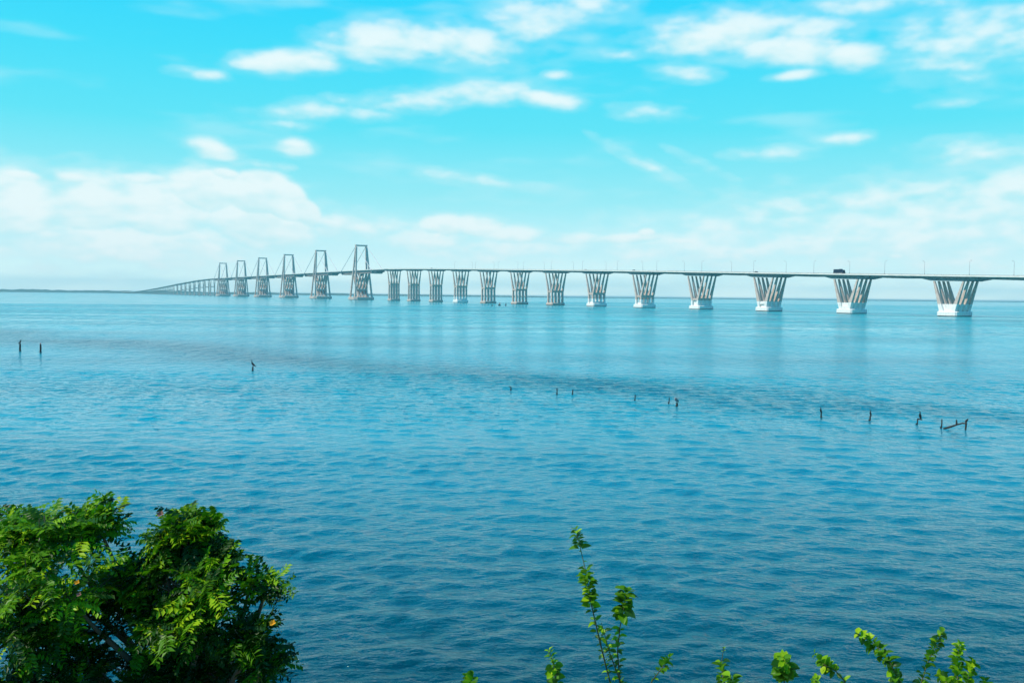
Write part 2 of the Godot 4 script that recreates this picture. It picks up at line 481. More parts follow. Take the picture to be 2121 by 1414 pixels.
func make_pier(bridge: Node3D, x: float, paint: int, fine: bool) -> void:
	# paint: 2 white with filled walls, 1 white with open columns, 0 bare
	var under := top_at(x) - 3.9          # where the legs meet the girder
	var node := under - 20.0
	var painted := 7.8 if paint > 0 else 0.0
	var base := Shape.new()
	base.block(Vector3(x, 0.55, 0), Vector3(14.0, 2.75 if paint > 0 else 2.3, 16.6), 0.9, 0.45)
	var slab_top := 3.3 if paint > 0 else 2.85
	var pale: Material = M.white_paint if paint > 0 else M.concrete
	var o := part("pier", base.mesh(), pale, bridge)
	var wet := Shape.new()
	wet.block(Vector3(x, -1.0, 0), Vector3(13.7, 1.6, 16.3), 0.9, 0.0)
	part("waterline", wet.mesh(), M.wet, o)
	var arm := func(y: float) -> float:   # half distance of the legs along the deck
		if y >= node: return 3.7 + (y - node) / 20.0 * 6.7
		return 3.7 + (node - y) * 0.02
	var size := func(y: float) -> Vector2:
		if y < node: return Vector2(1.9, 1.9)
		var u := clampf((y - node) / 20.0, 0, 1)
		return Vector2(lerpf(3.1, 1.1, u), lerpf(2.3, 1.05, u)) if node < 8.0 else Vector2(lerpf(2.3, 1.05, u), lerpf(2.0, 1.0, u))
	var rows_z := [-6.6, -2.2, 2.2, 6.6] if fine else [-5.6, 5.6]
	var marks := [slab_top]
	if painted > slab_top + 0.2: marks.append(painted)
	if node > marks[-1] + 0.5: marks.append(node)
	marks.append(under)
	for sx in [-1.0, 1.0]:
		for z in rows_z:
			for k in marks.size() - 1:
				var y0: float = marks[k]; var y1: float = marks[k + 1]
				var leg := Shape.new()
				leg.post(Vector3(x + sx * arm.call(y0), y0, z), size.call(y0 + 0.001), Vector3(x + sx * arm.call(y1), y1, z), size.call(y1 - 0.001))
				var white: bool = y1 <= painted + 0.01
				var called := "leg" if y1 >= under - 0.01 else ("painted_leg" if white else "column")
				part(called, leg.mesh(), M.white_paint if white else M.concrete, o)
	if node > slab_top + 1.0:
		var beam := Shape.new()
		for sx in [-1.0, 1.0]: beam.box(Vector3(x + sx * 3.7, node - 0.2, 0), Vector3(1.5, 2.3, 13.0))
		for z in rows_z: beam.box(Vector3(x, node - 0.1, z), Vector3(7.0, 1.7, 1.3))
		part("crossbeam", beam.mesh(), M.white_paint if node < painted else M.concrete, o)
	if paint == 2:
		var wall := Shape.new()
		wall.post(Vector3(x, slab_top, 0), Vector2(arm.call(slab_top) * 2.0 + 0.6, 12.4), Vector3(x, painted - 0.05, 0), Vector2(arm.call(painted) * 2.0 + 0.9, 12.4))
		part("infill_wall", wall.mesh(), M.white_paint, o)
	elif paint == 1:
		var wall := Shape.new()
		wall.box(Vector3(x, (slab_top + 5.0) / 2.0, 0), Vector3(arm.call(4.0) * 2.0, 5.0 - slab_top, 12.4))
		part("infill_wall", wall.mesh(), M.white_paint, o)
	deck_piece("deck_table", bridge, x - 20.0, x + 20.0, 7.15, [[x - 20.0, 1.25], [x - 12.8, 2.55], [x + 12.8, 2.55], [x + 20.0, 1.25]], M.girder)

func make_tower(bridge: Node3D, x: float) -> void:
	var cap := Shape.new()
	cap.block(Vector3(x, 0.6, 0), Vector3(38.0, 4.2, 36.0), 5.0, 0.5)
	var o := part("tower", cap.mesh(), M.concrete, bridge)
	var wet := Shape.new(); wet.block(Vector3(x, -1.0, 0), Vector3(37.4, 1.7, 35.4), 5.0, 0.0)
	part("waterline", wet.mesh(), M.wet, o)
	var deck := top_at(x) - 1.4
	# two A-frames, one each side of the deck
	for sz in [-1.0, 1.0]:
		for sx in [-1.0, 1.0]:
			var leg := Shape.new()
			var p := [Vector3(x + sx * 13.0, 4.7, sz * 14.6), Vector3(x + sx * 6.5, 50.0, sz * 11.6), Vector3(x + sx * 1.15, 93.0, sz * 8.9)]
			var w := [Vector2(3.0, 2.6), Vector2(2.6, 2.2), Vector2(2.2, 2.3)]
			for k in 2: leg.post(p[k], w[k], p[k + 1], w[k + 1])
			part("tower_leg", leg.mesh(), M.concrete, o)
		var head := Shape.new(); head.box(Vector3(x, 91.2, sz * 8.95), Vector3(4.9, 4.6, 2.7))
		part("tower_head", head.mesh(), M.concrete, o)
	var bar := Shape.new(); bar.box(Vector3(x, 92.2, 0), Vector3(3.2, 2.3, 20.6))
	part("crossbeam", bar.mesh(), M.concrete, o)
	# X frames that carry the deck
	for z in [-7.6, -2.6, 2.6, 7.6]:
		for sx in [-1.0, 1.0]:
			var strut := Shape.new()
			strut.post(Vector3(x - sx * 10.5, 4.7, z * 1.10), Vector2(4.6, 2.6), Vector3(x + sx * 19.0, deck - 4.8, z), Vector2(3.4, 2.3))
			part("trestle_leg", strut.mesh(), M.concrete, o)
	var tie := Shape.new()
	for xx in [-4.4, 4.4]: tie.box(Vector3(x + xx, 17.0, 0), Vector3(1.6, 2.6, 19.0))
	for xx in [-10.0, 10.0]: tie.box(Vector3(x + xx, 34.0, 0), Vector3(1.6, 1.8, 17.5))
	part("trestle_tie", tie.mesh(), M.concrete, o)
	# stays
	for sz in [-1.0, 1.0]:
		for sx in [-1.0, 1.0]:
			var stay := Shape.new()
			var far: Vector3 = Vector3(x + sx * 79.0, top_at(x + sx * 79.0) - 1.6, sz * 9.9)
			stay.tube([Vector3(x + sx * 1.5, 91.5, sz * 9.0), far], [0.48, 0.48], 6)
			part("stay_cable", stay.mesh(), M.cable, o)
	for sx in [-1.0, 1.0]:
		var anchor := Shape.new()
		var y := top_at(x + sx * 79.0)
		anchor.post(Vector3(x + sx * 77.6, y - 7.2, 0), Vector2(2.0, 17.0), Vector3(x + sx * 79.0, y - 1.2, 0), Vector2(3.0, 23.0))
		part("anchor_beam", anchor.mesh(), M.concrete_pale, o)
	deck_piece("cantilever_deck", bridge, x - 94.5, x + 94.5, 7.0, [[x - 94.5, 3.2], [x - 60.0, 4.7], [x + 60.0, 4.7], [x + 94.5, 3.2]], M.girder)

func make_bridge() -> Node3D:
	var b := thing("road_bridge", "very long concrete road bridge with six portal towers crossing the blue lake", "bridge", BRIDGE_AT, BRIDGE_TURN)
	# approach on the viewer's side
	for k in range(-3, 13):
		make_pier(b, k * STEP, 2 if k < 4 else (1 if k < 6 or k == 9 else 0), true)
		if k < 12: deck_piece("suspended_span", b, k * STEP + 20.06, (k + 1) * STEP - 20.06, 6.3, [[k * STEP + 20.0, 1.15], [(k + 0.5) * STEP, 1.45], [(k + 1) * STEP - 20.0, 1.15]], M.girder)
	deck_piece("deck_end", b, -4.0 * STEP, -3.0 * STEP - 20.06, 6.3, [[-4.0 * STEP, 1.2], [-3.0 * STEP, 1.2]], M.girder)
	var towers := []
	for k in 6: towers.append((13.9 + 2.9012 * k) * STEP)
	deck_piece("suspended_span", b, 12.0 * STEP + 20.06, towers[0] - 94.56, 6.3, [[12.0 * STEP, 1.3], [towers[0] - 94.6, 1.3]], M.girder)
	for k in 6:
		make_tower(b, towers[k])
		if k < 5: deck_piece("suspended_span", b, towers[k] + 94.56, towers[k + 1] - 94.56, 6.3, [[towers[k] + 94.0, 2.2], [towers[k + 1] - 94.0, 2.2]], M.girder)
	# approach on the far side
	var x: float = towers[5] + 94.56
	var first := 30.35 * STEP
	deck_piece("suspended_span", b, x, first - 20.06, 6.3, [[x, 1.4], [first, 1.4]], M.girder)
	var xs := []
	for k in 9: xs.append(first + k * 1.1 * STEP)
	for k in xs.size():
		make_pier(b, xs[k], 0, false)
		if k < xs.size() - 1: deck_piece("suspended_span", b, xs[k] + 20.06, xs[k + 1] - 20.06, 6.3, [[xs[k], 1.4], [xs[k + 1], 1.4]], M.girder)
	var a: float = xs[-1] + 20.06
	while a < 65.0 * STEP:
		var e := a + 46.0
		deck_piece("approach_span", b, a, e - 0.06, 6.6, [[a, 1.8], [e, 1.8]], M.girder)
		if a < 57.5 * STEP:
			var t := Shape.new()
			var y := top_at(e) - 3.2
			for z in [-5.4, 5.4]: t.post(Vector3(e, -1.0, z), Vector2(1.9, 1.5), Vector3(e, y, z), Vector2(1.5, 1.2))
			t.box(Vector3(e, y * 0.55, 0), Vector3(1.2, 1.6, 13.2))
			t.box(Vector3(e, 0.6, 0), Vector3(6.0, 2.4, 16.0))
			part("trestle", t.mesh(), M.concrete, b)
		a = e
	# rails along both edges, and the road itself
	for sz in [-1.0, 1.0]:
		var r := Shape.new()
		var q := -4.0 * STEP
		while q < 31.0 * STEP:
			var e := q + 20.0
			r.hexa([Vector3(q, top_at(q) - 0.12, sz * 9.32), Vector3(q, top_at(q) - 0.12, sz * 9.18), Vector3(q, top_at(q), sz * 9.18), Vector3(q, top_at(q), sz * 9.32)], [Vector3(e, top_at(e) - 0.12, sz * 9.32), Vector3(e, top_at(e) - 0.12, sz * 9.18), Vector3(e, top_at(e), sz * 9.18), Vector3(e, top_at(e), sz * 9.32)])
			if q < 9.0 * STEP:
				for k in 8: r.box(Vector3(q + k * 2.5, top_at(q + k * 2.5) - 0.2, sz * 9.25), Vector3(0.16, 0.2, 0.12))
			q = e
		part("railing", r.mesh(), M.rail, b)
	var road := Shape.new()
	var q2 := -4.0 * STEP
	while q2 < 64.0 * STEP:
		var e := q2 + 16.0
		road.quad(Vector3(q2, top_at(q2) - 0.93, -8.6), Vector3(q2, top_at(q2) - 0.93, 8.6), Vector3(e, top_at(e) - 0.93, 8.6), Vector3(e, top_at(e) - 0.93, -8.6), Vector3.UP)
		q2 = e
	part("roadway", road.mesh(), M.asphalt, b)
	return b

func on_bridge(x: float, y: float, z: float) -> Vector3:   # from the bridge's axes to the world
	return BRIDGE_AT + Basis(Vector3.UP, deg_to_rad(BRIDGE_TURN)) * Vector3(x, y, z)

# ---------------------------------------------------------------- things on the deck
const ORDINAL := ["first", "second", "third", "fourth", "fifth", "sixth", "seventh", "eighth", "ninth", "tenth", "eleventh", "twelfth", "thirteenth", "fourteenth"]

func make_lamps() -> void:
	var pole := Shape.new()
	pole.tube([Vector3(0, 0, 0), Vector3(0, 1.2, 0), Vector3(0, 9.0, 0), Vector3(0, 9.6, 0.5), Vector3(0, 9.8, 1.5)], [0.13, 0.11, 0.075, 0.06, 0.05], 6)
	var foot := Shape.new(); foot.tube([Vector3(0, 0, 0), Vector3(0, 1.6, 0)], [0.19, 0.17], 8)
	var head := Shape.new(); head.hexa([Vector3(-0.16, 9.68, 1.3), Vector3(0.16, 9.68, 1.3), Vector3(0.16, 9.9, 1.3), Vector3(-0.16, 9.9, 1.3)], [Vector3(-0.1, 9.76, 2.2), Vector3(0.1, 9.76, 2.2), Vector3(0.1, 9.92, 2.2), Vector3(-0.1, 9.92, 2.2)])
	var lens := Shape.new(); lens.box(Vector3(0, 9.66, 1.7), Vector3(0.2, 0.06, 0.6))
	var first := Node3D.new()
	first.name = "street_lamp"
	part("pole", pole.mesh(), M.steel, first); part("pole_base", foot.mesh(), M.steel, first); part("lamp_head", head.mesh(), M.steel, first); part("lamp_lens", lens.mesh(), M.lamp_glass, first)
	for side in 2:
		for k in 13:
			var x: float = ([-0.19, -0.40][side] + 0.766 * k) * STEP
			var z: float = [-8.9, 8.9][side]
			var o: Node3D = first.duplicate()
			o.name = numbered("street_lamp"); add_child(o)
			o.position = on_bridge(x, top_at(x) - 0.93, z)
			o.rotation_degrees.y = BRIDGE_TURN + (0.0 if side == 0 else 180.0)
			tag(o, "slim grey street lamp on the %s edge of the bridge deck, %s from the right" % [["near", "far"][side], ORDINAL[k]], "street lamp", "street lamps along the bridge deck")
	first.free()

func make_car(called: String, label: String, x: float, z: float, turn: float, paint: Material) -> void:
	var o := thing(called, label, "car", on_bridge(x, top_at(x) - 0.925, z), BRIDGE_TURN + turn, "")
	var body := Shape.new()
	var cs := [[-2.15, 0.45, 0.75, 0.78], [-2.05, 0.32, 0.95, 0.85], [-0.9, 0.28, 1.0, 0.88], [1.2, 0.28, 1.02, 0.88], [2.0, 0.32, 0.98, 0.84], [2.15, 0.45, 0.8, 0.78]]
	for k in cs.size() - 1:
		var e := func(c: Array) -> Array: return [Vector3(c[0], c[1], -c[3]), Vector3(c[0], c[1], c[3]), Vector3(c[0], c[2], c[3] * 0.94), Vector3(c[0], c[2], -c[3] * 0.94)]
		body.hexa(e.call(cs[k]), e.call(cs[k + 1]))
	part("body", body.mesh(), paint, o)
	var cab := Shape.new()
	cab.hexa([Vector3(-1.0, 0.99, -0.82), Vector3(1.7, 1.0, -0.82), Vector3(1.7, 1.0, 0.82), Vector3(-1.0, 0.99, 0.82)], [Vector3(-0.3, 1.44, -0.64), Vector3(1.15, 1.44, -0.64), Vector3(1.15, 1.44, 0.64), Vector3(-0.3, 1.44, 0.64)])
	part("windows", cab.mesh(), M.glass, o)
	var roof := Shape.new(); roof.post(Vector3(0.42, 1.442, 0), Vector2(1.5, 1.3), Vector3(0.42, 1.5, 0), Vector2(1.35, 1.15))
	part("roof", roof.mesh(), paint, o)
	for p in [[-1.35, -0.78], [-1.35, 0.78], [1.35, -0.78], [1.35, 0.78]]:
		var wheel := Shape.new()
		wheel.tube([Vector3(p[0], 0.32, p[1] - 0.1), Vector3(p[0], 0.32, p[1] + 0.1)], [0.32, 0.32], 12)
		part("wheel", wheel.mesh(), M.rubber, o)

func make_traffic() -> void:
	var x := 1.10 * STEP
	var o := thing("truck", "dark covered truck driving along the deck above the second white pier from the right", "truck", on_bridge(x, top_at(x) - 0.925, -4.5), BRIDGE_TURN + 0.0)
	# the cab points back along the deck, to the right in view
	var load_ := Shape.new()
	var e := func(xx: float, y1: float, w: float) -> Array:
		return [Vector3(xx, 1.25, -1.22), Vector3(xx, 1.25, 1.22), Vector3(xx, y1, w), Vector3(xx, y1, -w)]
	var st := [[4.4, 3.35, 1.0], [4.25, 3.75, 1.18], [-0.6, 3.78, 1.18], [-1.2, 3.95, 1.12], [-2.0, 3.9, 1.05], [-2.3, 3.5, 1.0]]
	for k in st.size() - 1: load_.hexa(e.call(st[k][0], st[k][1], st[k][2]), e.call(st[k + 1][0], st[k + 1][1], st[k + 1][2]))
	part("covered_load", load_.mesh(), M.truck_dark, o)
	var bed := Shape.new(); bed.box(Vector3(0.6, 1.1, 0), Vector3(8.6, 0.28, 2.3))
	part("chassis", bed.mesh(), M.steel, o)
	var cab := Shape.new()
	cab.hexa([Vector3(-2.45, 0.8, -1.15), Vector3(-4.75, 0.75, -1.12), Vector3(-4.75, 0.75, 1.12), Vector3(-2.45, 0.8, 1.15)], [Vector3(-2.45, 3.3, -1.05), Vector3(-4.1, 3.2, -1.0), Vector3(-4.1, 3.2, 1.0), Vector3(-2.45, 3.3, 1.05)])
	part("cab", cab.mesh(), M.truck_dark, o)
	var pane := Shape.new()
	pane.quad(Vector3(-4.49, 2.1, -0.9), Vector3(-4.49, 2.1, 0.9), Vector3(-4.15, 3.1, 0.85), Vector3(-4.15, 3.1, -0.85), Vector3(-1, 0, 0))
	part("windscreen", pane.mesh(), M.glass, o)
	for p in [-3.7, 1.6, 2.9]:
		for s in [-1.0, 1.0]:
			var wheel := Shape.new()
			wheel.tube([Vector3(p, 0.5, s * 1.1 - 0.16), Vector3(p, 0.5, s * 1.1 + 0.16)], [0.5, 0.5], 14)
			part("wheel", wheel.mesh(), M.rubber, o)
	make_car("car", "small dark red car on the deck above the third bare pier right of the towers", 10.05 * STEP, -4.8, 0.0, M.car_red)
	make_car("car", "small white car on the bridge deck where the white piers begin", 5.17 * STEP, -4.8, 0.0, M.car_white)
	make_car("car", "grey car on the deck above the wide gap between two half painted piers", 4.13 * STEP, -5.2, 0.0, M.car_grey)
	make_car("car", "dark grey car on the deck, just left of the third white pier from the right", 2.13 * STEP, -4.8, 180.0, M.car_grey)

# ---------------------------------------------------------------- old piles and birds in the lake
func crooked(top: Vector3, r0: float, r1: float, seed_: int, depth := 1.2) -> Shape:
	var rng := RandomNumberGenerator.new(); rng.seed = seed_
	var s := Shape.new()
	var pts := []; var rad := []
	for k in 7:
		var u := k / 6.0
		var p := Vector3(0, -depth, 0).lerp(top, u)
		p += Vector3(rng.randf_range(-1, 1), 0, rng.randf_range(-1, 1)) * r0 * 0.25
		pts.append(p); rad.append(lerpf(r0, r1, u) * rng.randf_range(0.88, 1.1))
	s.tube(pts, rad, 8)
	return s

func make_pile(label: String, at: Vector3, top: Vector3, r: float, seed_: int) -> Node3D:
	var o := thing("wooden_pile", label, "wooden pile", at, 0.0, "old piles standing in the lake")
	part("post", crooked(top, r, r * 0.82, seed_).mesh(), M.pile, o)
	# a splintered rim round the broken top
	var s := Shape.new()
	for k in 5:
		var a := TAU * k / 5.0 + seed_
		var p := top + Vector3(cos(a), 0, sin(a)) * r * 0.5
		s.hexa([p + Vector3(-r, -r, -r) * 0.3, p + Vector3(r, -r, -r) * 0.3, p + Vector3(r, -r, r) * 0.3, p + Vector3(-r, -r, r) * 0.3], [p + Vector3(-0.1 * r, r * (0.3 + 0.2 * (k % 3)), 0), p + Vector3(0.1 * r, r * (0.3 + 0.2 * (k % 3)), 0), p + Vector3(0.1 * r, r * 0.3, 0.1 * r), p + Vector3(-0.1 * r, r * 0.3, 0.1 * r)])
	part("splintered_top", s.mesh(), M.pile, o)
	# a dark wet foot
	var foot := Shape.new(); foot.tube([Vector3(0, -0.3, 0), Vector3(0, 0.03, 0), Vector3(0, 0.12, 0)], [r * 1.3, r * 1.22, r * 1.08], 8)
	part("waterline", foot.mesh(), M.wet, o)
	return o

# one continuous body: tail, trunk, neck, head and bill along a line in the x y plane
func make_bird(label: String, at: Vector3, turn: float, tall: float, pose: int, colour: Material) -> void:
	var o := thing("cormorant", label, "bird", at, turn)
	var line := []; var rad := []
	if pose == 0:      # upright, bill up
		line = [[-0.16, -0.06], [-0.10, 0.06], [-0.03, 0.20], [0.02, 0.38], [0.05, 0.55], [0.045, 0.68], [0.02, 0.80], [0.05, 0.89], [0.10, 0.92], [0.17, 0.93], [0.24, 0.935]]
		rad = [0.015, 0.055, 0.12, 0.145, 0.115, 0.062, 0.045, 0.05, 0.045, 0.018, 0.008]
	elif pose == 1:    # leaning, tail low
		line = [[-0.42, -0.02], [-0.30, 0.08], [-0.14, 0.20], [0.02, 0.34], [0.13, 0.48], [0.15, 0.62], [0.13, 0.74], [0.16, 0.83], [0.21, 0.86], [0.29, 0.85], [0.36, 0.84]]
		rad = [0.015, 0.05, 0.12, 0.145, 0.11, 0.06, 0.045, 0.05, 0.045, 0.018, 0.008]
	else:              # hunched, head drawn in
		line = [[-0.34, 0.06], [-0.24, 0.14], [-0.10, 0.24], [0.04, 0.34], [0.14, 0.44], [0.16, 0.53], [0.18, 0.60], [0.22, 0.63], [0.28, 0.60], [0.34, 0.52], [0.38, 0.44]]
		rad = [0.02, 0.08, 0.17, 0.20, 0.17, 0.10, 0.075, 0.07, 0.055, 0.03, 0.012]
	var k := tall / 0.95
	var pts := []; var rr := []
	for i in line.size():
		pts.append(Vector3(line[i][0], line[i][1], 0) * k); rr.append(rad[i] * k)
	var body := Shape.new(); body.tube(pts, rr, 10)
	part("body", body.mesh(), colour, o)
	for s in [-1.0, 1.0]:
		var wing := Shape.new()
		wing.tube([pts[4] + Vector3(0, 0, s * 0.08) * k, pts[3] + Vector3(-0.01, 0, s * 0.125) * k, pts[2] + Vector3(-0.03, 0, s * 0.10) * k, pts[1] + Vector3(-0.03, 0, s * 0.04) * k], [0.03 * k, 0.075 * k, 0.06 * k, 0.012 * k], 7)
		part("wing", wing.mesh(), M.bird_dark, o)
		var leg := Shape.new()
		leg.tube([pts[2] + Vector3(0.03, -0.05, s * 0.05) * k, Vector3(0.02 * k, 0.0, s * 0.05 * k), Vector3(0.09 * k, -0.005, s * 0.06 * k)], [0.022 * k, 0.014 * k, 0.01 * k], 5)
		part("leg", leg.mesh(), M.bird_dark, o)

func make_piles() -> void:
	make_pile("thick dark pile with a bird on top, leftmost in the lake", Vector3(-84.1, 0, -156.4), Vector3(0.02, 1.22, 0), 0.17, 1)
	make_bird("dark bird leaning forward on the leftmost thick pile", Vector3(-84.08, 1.24, -156.4), 0.0, 0.85, 1, M.bird_dark)
	make_pile("thick bare dark pile just right of the leftmost pile with a bird", Vector3(-79.0, 0, -153.3), Vector3(0, 1.36, 0), 0.17, 2)
	make_bird("small pale topped bird on the second thick pile from the left", Vector3(-79.0, 1.4, -153.3), 60.0, 0.42, 2, M.bird_pale)
	make_pile("crooked short pile alone in the open water at left, with a bird", Vector3(-34.5, 0, -121.6), Vector3(0.06, 0.55, 0), 0.11, 3)
	make_bird("dark upright bird on the lone crooked pile at left", Vector3(-34.42, 0.56, -121.6), 180.0, 0.95, 1, M.bird_dark)
	var hook := thing("bent_branch", "small bent branch curving out of the water at the middle", "branch", Vector3(-0.1, 0, -99.7), 0.0)
	var hs := Shape.new(); hs.tube([Vector3(0.02, -0.6, 0), Vector3(0.03, 0.1, 0), Vector3(0.05, 0.3, 0), Vector3(-0.06, 0.46, 0), Vector3(-0.26, 0.42, 0)], [0.07, 0.07, 0.06, 0.05, 0.02], 7)
	part("branch", hs.mesh(), M.pile, hook)
	make_pile("slim straight stake, left one of two close together at the middle", Vector3(4.8, 0, -96.3), Vector3(0.0, 0.66, 0), 0.075, 4)
	make_pile("slim slightly leaning stake, right one of two close together at the middle", Vector3(6.4, 0, -96.0), Vector3(0.05, 0.58, 0), 0.07, 5)
	make_pile("slim short stake standing alone between the paired stakes and the pelican", Vector3(12.4, 0, -91.7), Vector3(0.02, 0.55, 0), 0.065, 6)
	make_pile("thin leaning stake just left of the hunched pale headed bird", Vector3(15.4, 0, -89.4), Vector3(0.06, 0.56, 0), 0.055, 7)
	make_pile("stout short pile carrying the hunched pale headed bird", Vector3(15.8, 0, -87.1), Vector3(0.0, 0.30, 0), 0.11, 8)
	make_bird("hunched bird with a pale head on a stout short pile", Vector3(15.8, 0.32, -87.1), 215.0, 0.74, 2, M.bird_pale)
	make_pile("short stake under an upright black bird, left of the bird with a kink", Vector3(27.2, 0, -80.0), Vector3(-0.02, 0.34, 0), 0.075, 9)
	make_bird("straight upright black bird, farthest left of the birds on the right hand stakes", Vector3(27.17, 0.35, -80.0), 180.0, 0.56, 0, M.bird_dark)
	make_pile("curved stake under a black bird, second from the left in the right hand row", Vector3(30.7, 0, -78.1), Vector3(0.05, 0.42, 0), 0.08, 10)
	make_bird("black bird bending back on the curved stake at right", Vector3(30.78, 0.42, -78.1), 180.0, 0.52, 0, M.bird_dark)
	var perch := make_pile("leaning stake with a short side arm under the tallest black bird", Vector3(33.8, 0, -76.0), Vector3(0.10, 0.50, 0), 0.06, 11)
	var arm := Shape.new(); arm.tube([Vector3(0.06, 0.47, 0), Vector3(0.22, 0.45, 0), Vector3(0.46, 0.40, 0)], [0.055, 0.05, 0.035], 7)
	part("side_arm", arm.mesh(), M.pile, perch)
	make_bird("tallest upright black bird, on a side arm of a leaning stake at right", Vector3(34.1, 0.46, -76.0), 180.0, 0.66, 0, M.bird_dark)
	make_pile("plain straight stake between the tallest bird and the sloping beam", Vector3(35.0, 0, -74.2), Vector3(0.06, 0.68, 0), 0.065, 12)
	var frame := thing("pile_with_beam", "upright pile with a sloping beam running down into the water, far right", "wooden pile", Vector3(36.5, 0, -73.2))
	part("post", crooked(Vector3(0.04, 0.75, 0), 0.07, 0.065, 13).mesh(), M.pile, frame)
	var beam := Shape.new(); beam.tube([Vector3(-1.5, 0.0, -0.6), Vector3(-1.15, 0.13, -0.4), Vector3(-0.6, 0.38, -0.2), Vector3(-0.25, 0.52, -0.05), Vector3(0.05, 0.52, 0.06)], [0.06, 0.085, 0.06, 0.06, 0.055], 8)
	part("sloping_beam", beam.mesh(), M.pile, frame)
	var stub := Shape.new(); stub.tube([Vector3(-0.62, 0.34, -0.2), Vector3(-0.63, 0.55, -0.2), Vector3(-0.64, 0.78, -0.2)], [0.085, 0.07, 0.045], 7)
	part("stub", stub.mesh(), M.pile, frame)
	make_bird("squat black bird on the pile at the end of the sloping beam", Vector3(36.56, 0.6, -73.2), 0.0, 0.42, 2, M.bird_dark)
	# stumps near the bridge
	for q in [["wide pale topped concrete stump in front of the gap between two bare piers", Vector3(-12.8, 0, -905.6), 3.2, 0.95, M.concrete], ["narrower dark concrete stump just right of the wide pale stump", Vector3(-6.6, 0, -911.3), 2.5, 0.6, M.girder], ["low slanting stump at the foot of the fifth bare pier, left of two taller stumps", Vector3(-20.0, 0, -899.0), 0.9, 0.8, M.wet]]:
		var o := thing("concrete_stump", q[0], "stump", q[1], 0.0, "")
		var s := Shape.new(); s.post(Vector3(0, -1, 0), Vector2(q[3] * 2.2, q[3] * 2.0), Vector3(0.2, q[2], 0), Vector2(q[3] * 1.6, q[3] * 1.7))
		part("stump", s.mesh(), q[4], o)
		var wet := Shape.new(); wet.post(Vector3(0, -0.9, 0), Vector2(q[3] * 2.5, q[3] * 2.3), Vector3(0.05, q[2] * 0.4, 0), Vector2(q[3] * 2.35, q[3] * 2.2))
		part("waterline", wet.mesh(), M.wet, o)

# ---------------------------------------------------------------- leaves
# a feathery leaf lying along +x, upper side +y, arching down
func feather_leaf(seed_: int, pairs: int, length: float, wide: float) -> ArrayMesh:
	var rng := RandomNumberGenerator.new(); rng.seed = seed_
	var s := Shape.new()
	var arch := rng.randf_range(0.25, 0.55)
	var spine := func(u: float) -> Vector3: return Vector3(length * u, -arch * length * u * u * 0.8, 0.04 * length * sin(u * 3.0 + seed_))
	var prev := Vector3.ZERO
	for k in range(1, 5):
		var p: Vector3 = spine.call(k / 4.0)
		var w := Vector3(0, 0, 0.0016)
		s.tri(prev - w, prev + w, p, Vector3.UP, Vector3.UP, Vector3.UP)
		prev = p
	for k in pairs:
		var u := 0.14 + 0.84 * (k + 0.5) / pairs
		var b: Vector3 = spine.call(u)
		var along: Vector3 = (spine.call(minf(u + 0.05, 1.05)) - spine.call(u - 0.05)).normalized()
		for sd in [-1.0, 1.0]:
			var len_ := wide * (0.70 + 0.5 * sin(PI * (0.18 + 0.72 * u))) * rng.randf_range(0.85, 1.08)
			var dir: Vector3 = (Vector3(0, 0, sd) * 0.88 + along * rng.randf_range(0.25, 0.6) + Vector3(0, rng.randf_range(-0.38, 0.12), 0)).normalized()
			var up := (Vector3.UP - dir * dir.y + Vector3(0, 0, rng.randf_range(-0.4, 0.4)) + along * rng.randf_range(-0.35, 0.35)).normalized()
			var across := dir.cross(up).normalized()
			up = across.cross(dir).normalized()
			if up.y < 0: up = -up
			var hw := len_ * rng.randf_range(0.19, 0.25)
			var m := b + dir * len_ * 0.52 - up * len_ * 0.03
			var tip := b + dir * len_ - up * len_ * rng.randf_range(0.02, 0.16)
			var l := m + across * hw + up * hw * 0.45
			var r := m - across * hw + up * hw * 0.45
			var nl := (up - across * 0.4).normalized(); var nr := (up + across * 0.4).normalized()
			s.tri(b, l, m, nl, nl, up); s.tri(l, tip, m, nl, nl, up)
			s.tri(b, m, r, nr, up, nr); s.tri(m, tip, r, up, nr, nr)
	return s.mesh()

# a rounded cupped leaf along +x, upper side +y
func round_leaf(seed_: int, length: float, plump: float) -> ArrayMesh:
	var rng := RandomNumberGenerator.new(); rng.seed = seed_
	var s := Shape.new()
	var n := 6
	var curl := rng.randf_range(-0.2, 0.6); var fold := rng.randf_range(0.3, 0.8)
	var rows := []
	for k in n + 1:
		var u := float(k) / n
		var w := plump * length * 0.5 * pow(sin(PI * clampf(0.04 + u * 0.94, 0, 1)), 0.7) * (1.08 - 0.25 * u)
		if k == 0 or k == n: w *= 0.15
		var c := Vector3(length * (0.12 + 0.88 * u), -curl * length * u * u * 0.6, 0)
		rows.append([c + Vector3(0, fold * w, -w), c, c + Vector3(0, fold * w, w)])
	var nl := Vector3(0, 1, fold).normalized(); var nr := Vector3(0, 1, -fold).normalized()
	for k in n:
		var t := Vector3(2 * curl * 0.6 * k / n, 0, 0)
		var a: Array = rows[k]; var b: Array = rows[k + 1]
		var ul := (nl + t).normalized(); var um := (Vector3.UP + t).normalized(); var ur := (nr + t).normalized()
		s.tri(a[0], b[0], a[1], ul, ul, um); s.tri(b[0], b[1], a[1], ul, um, um)
		s.tri(a[1], b[1], a[2], um, um, ur); s.tri(b[1], b[2], a[2], um, ur, ur)
	var w0 := Vector3(0, 0, 0.0012)
	s.tri(Vector3.ZERO - w0, Vector3.ZERO + w0, Vector3(length * 0.13, 0, 0), Vector3.UP, Vector3.UP, Vector3.UP)
	return s.mesh()

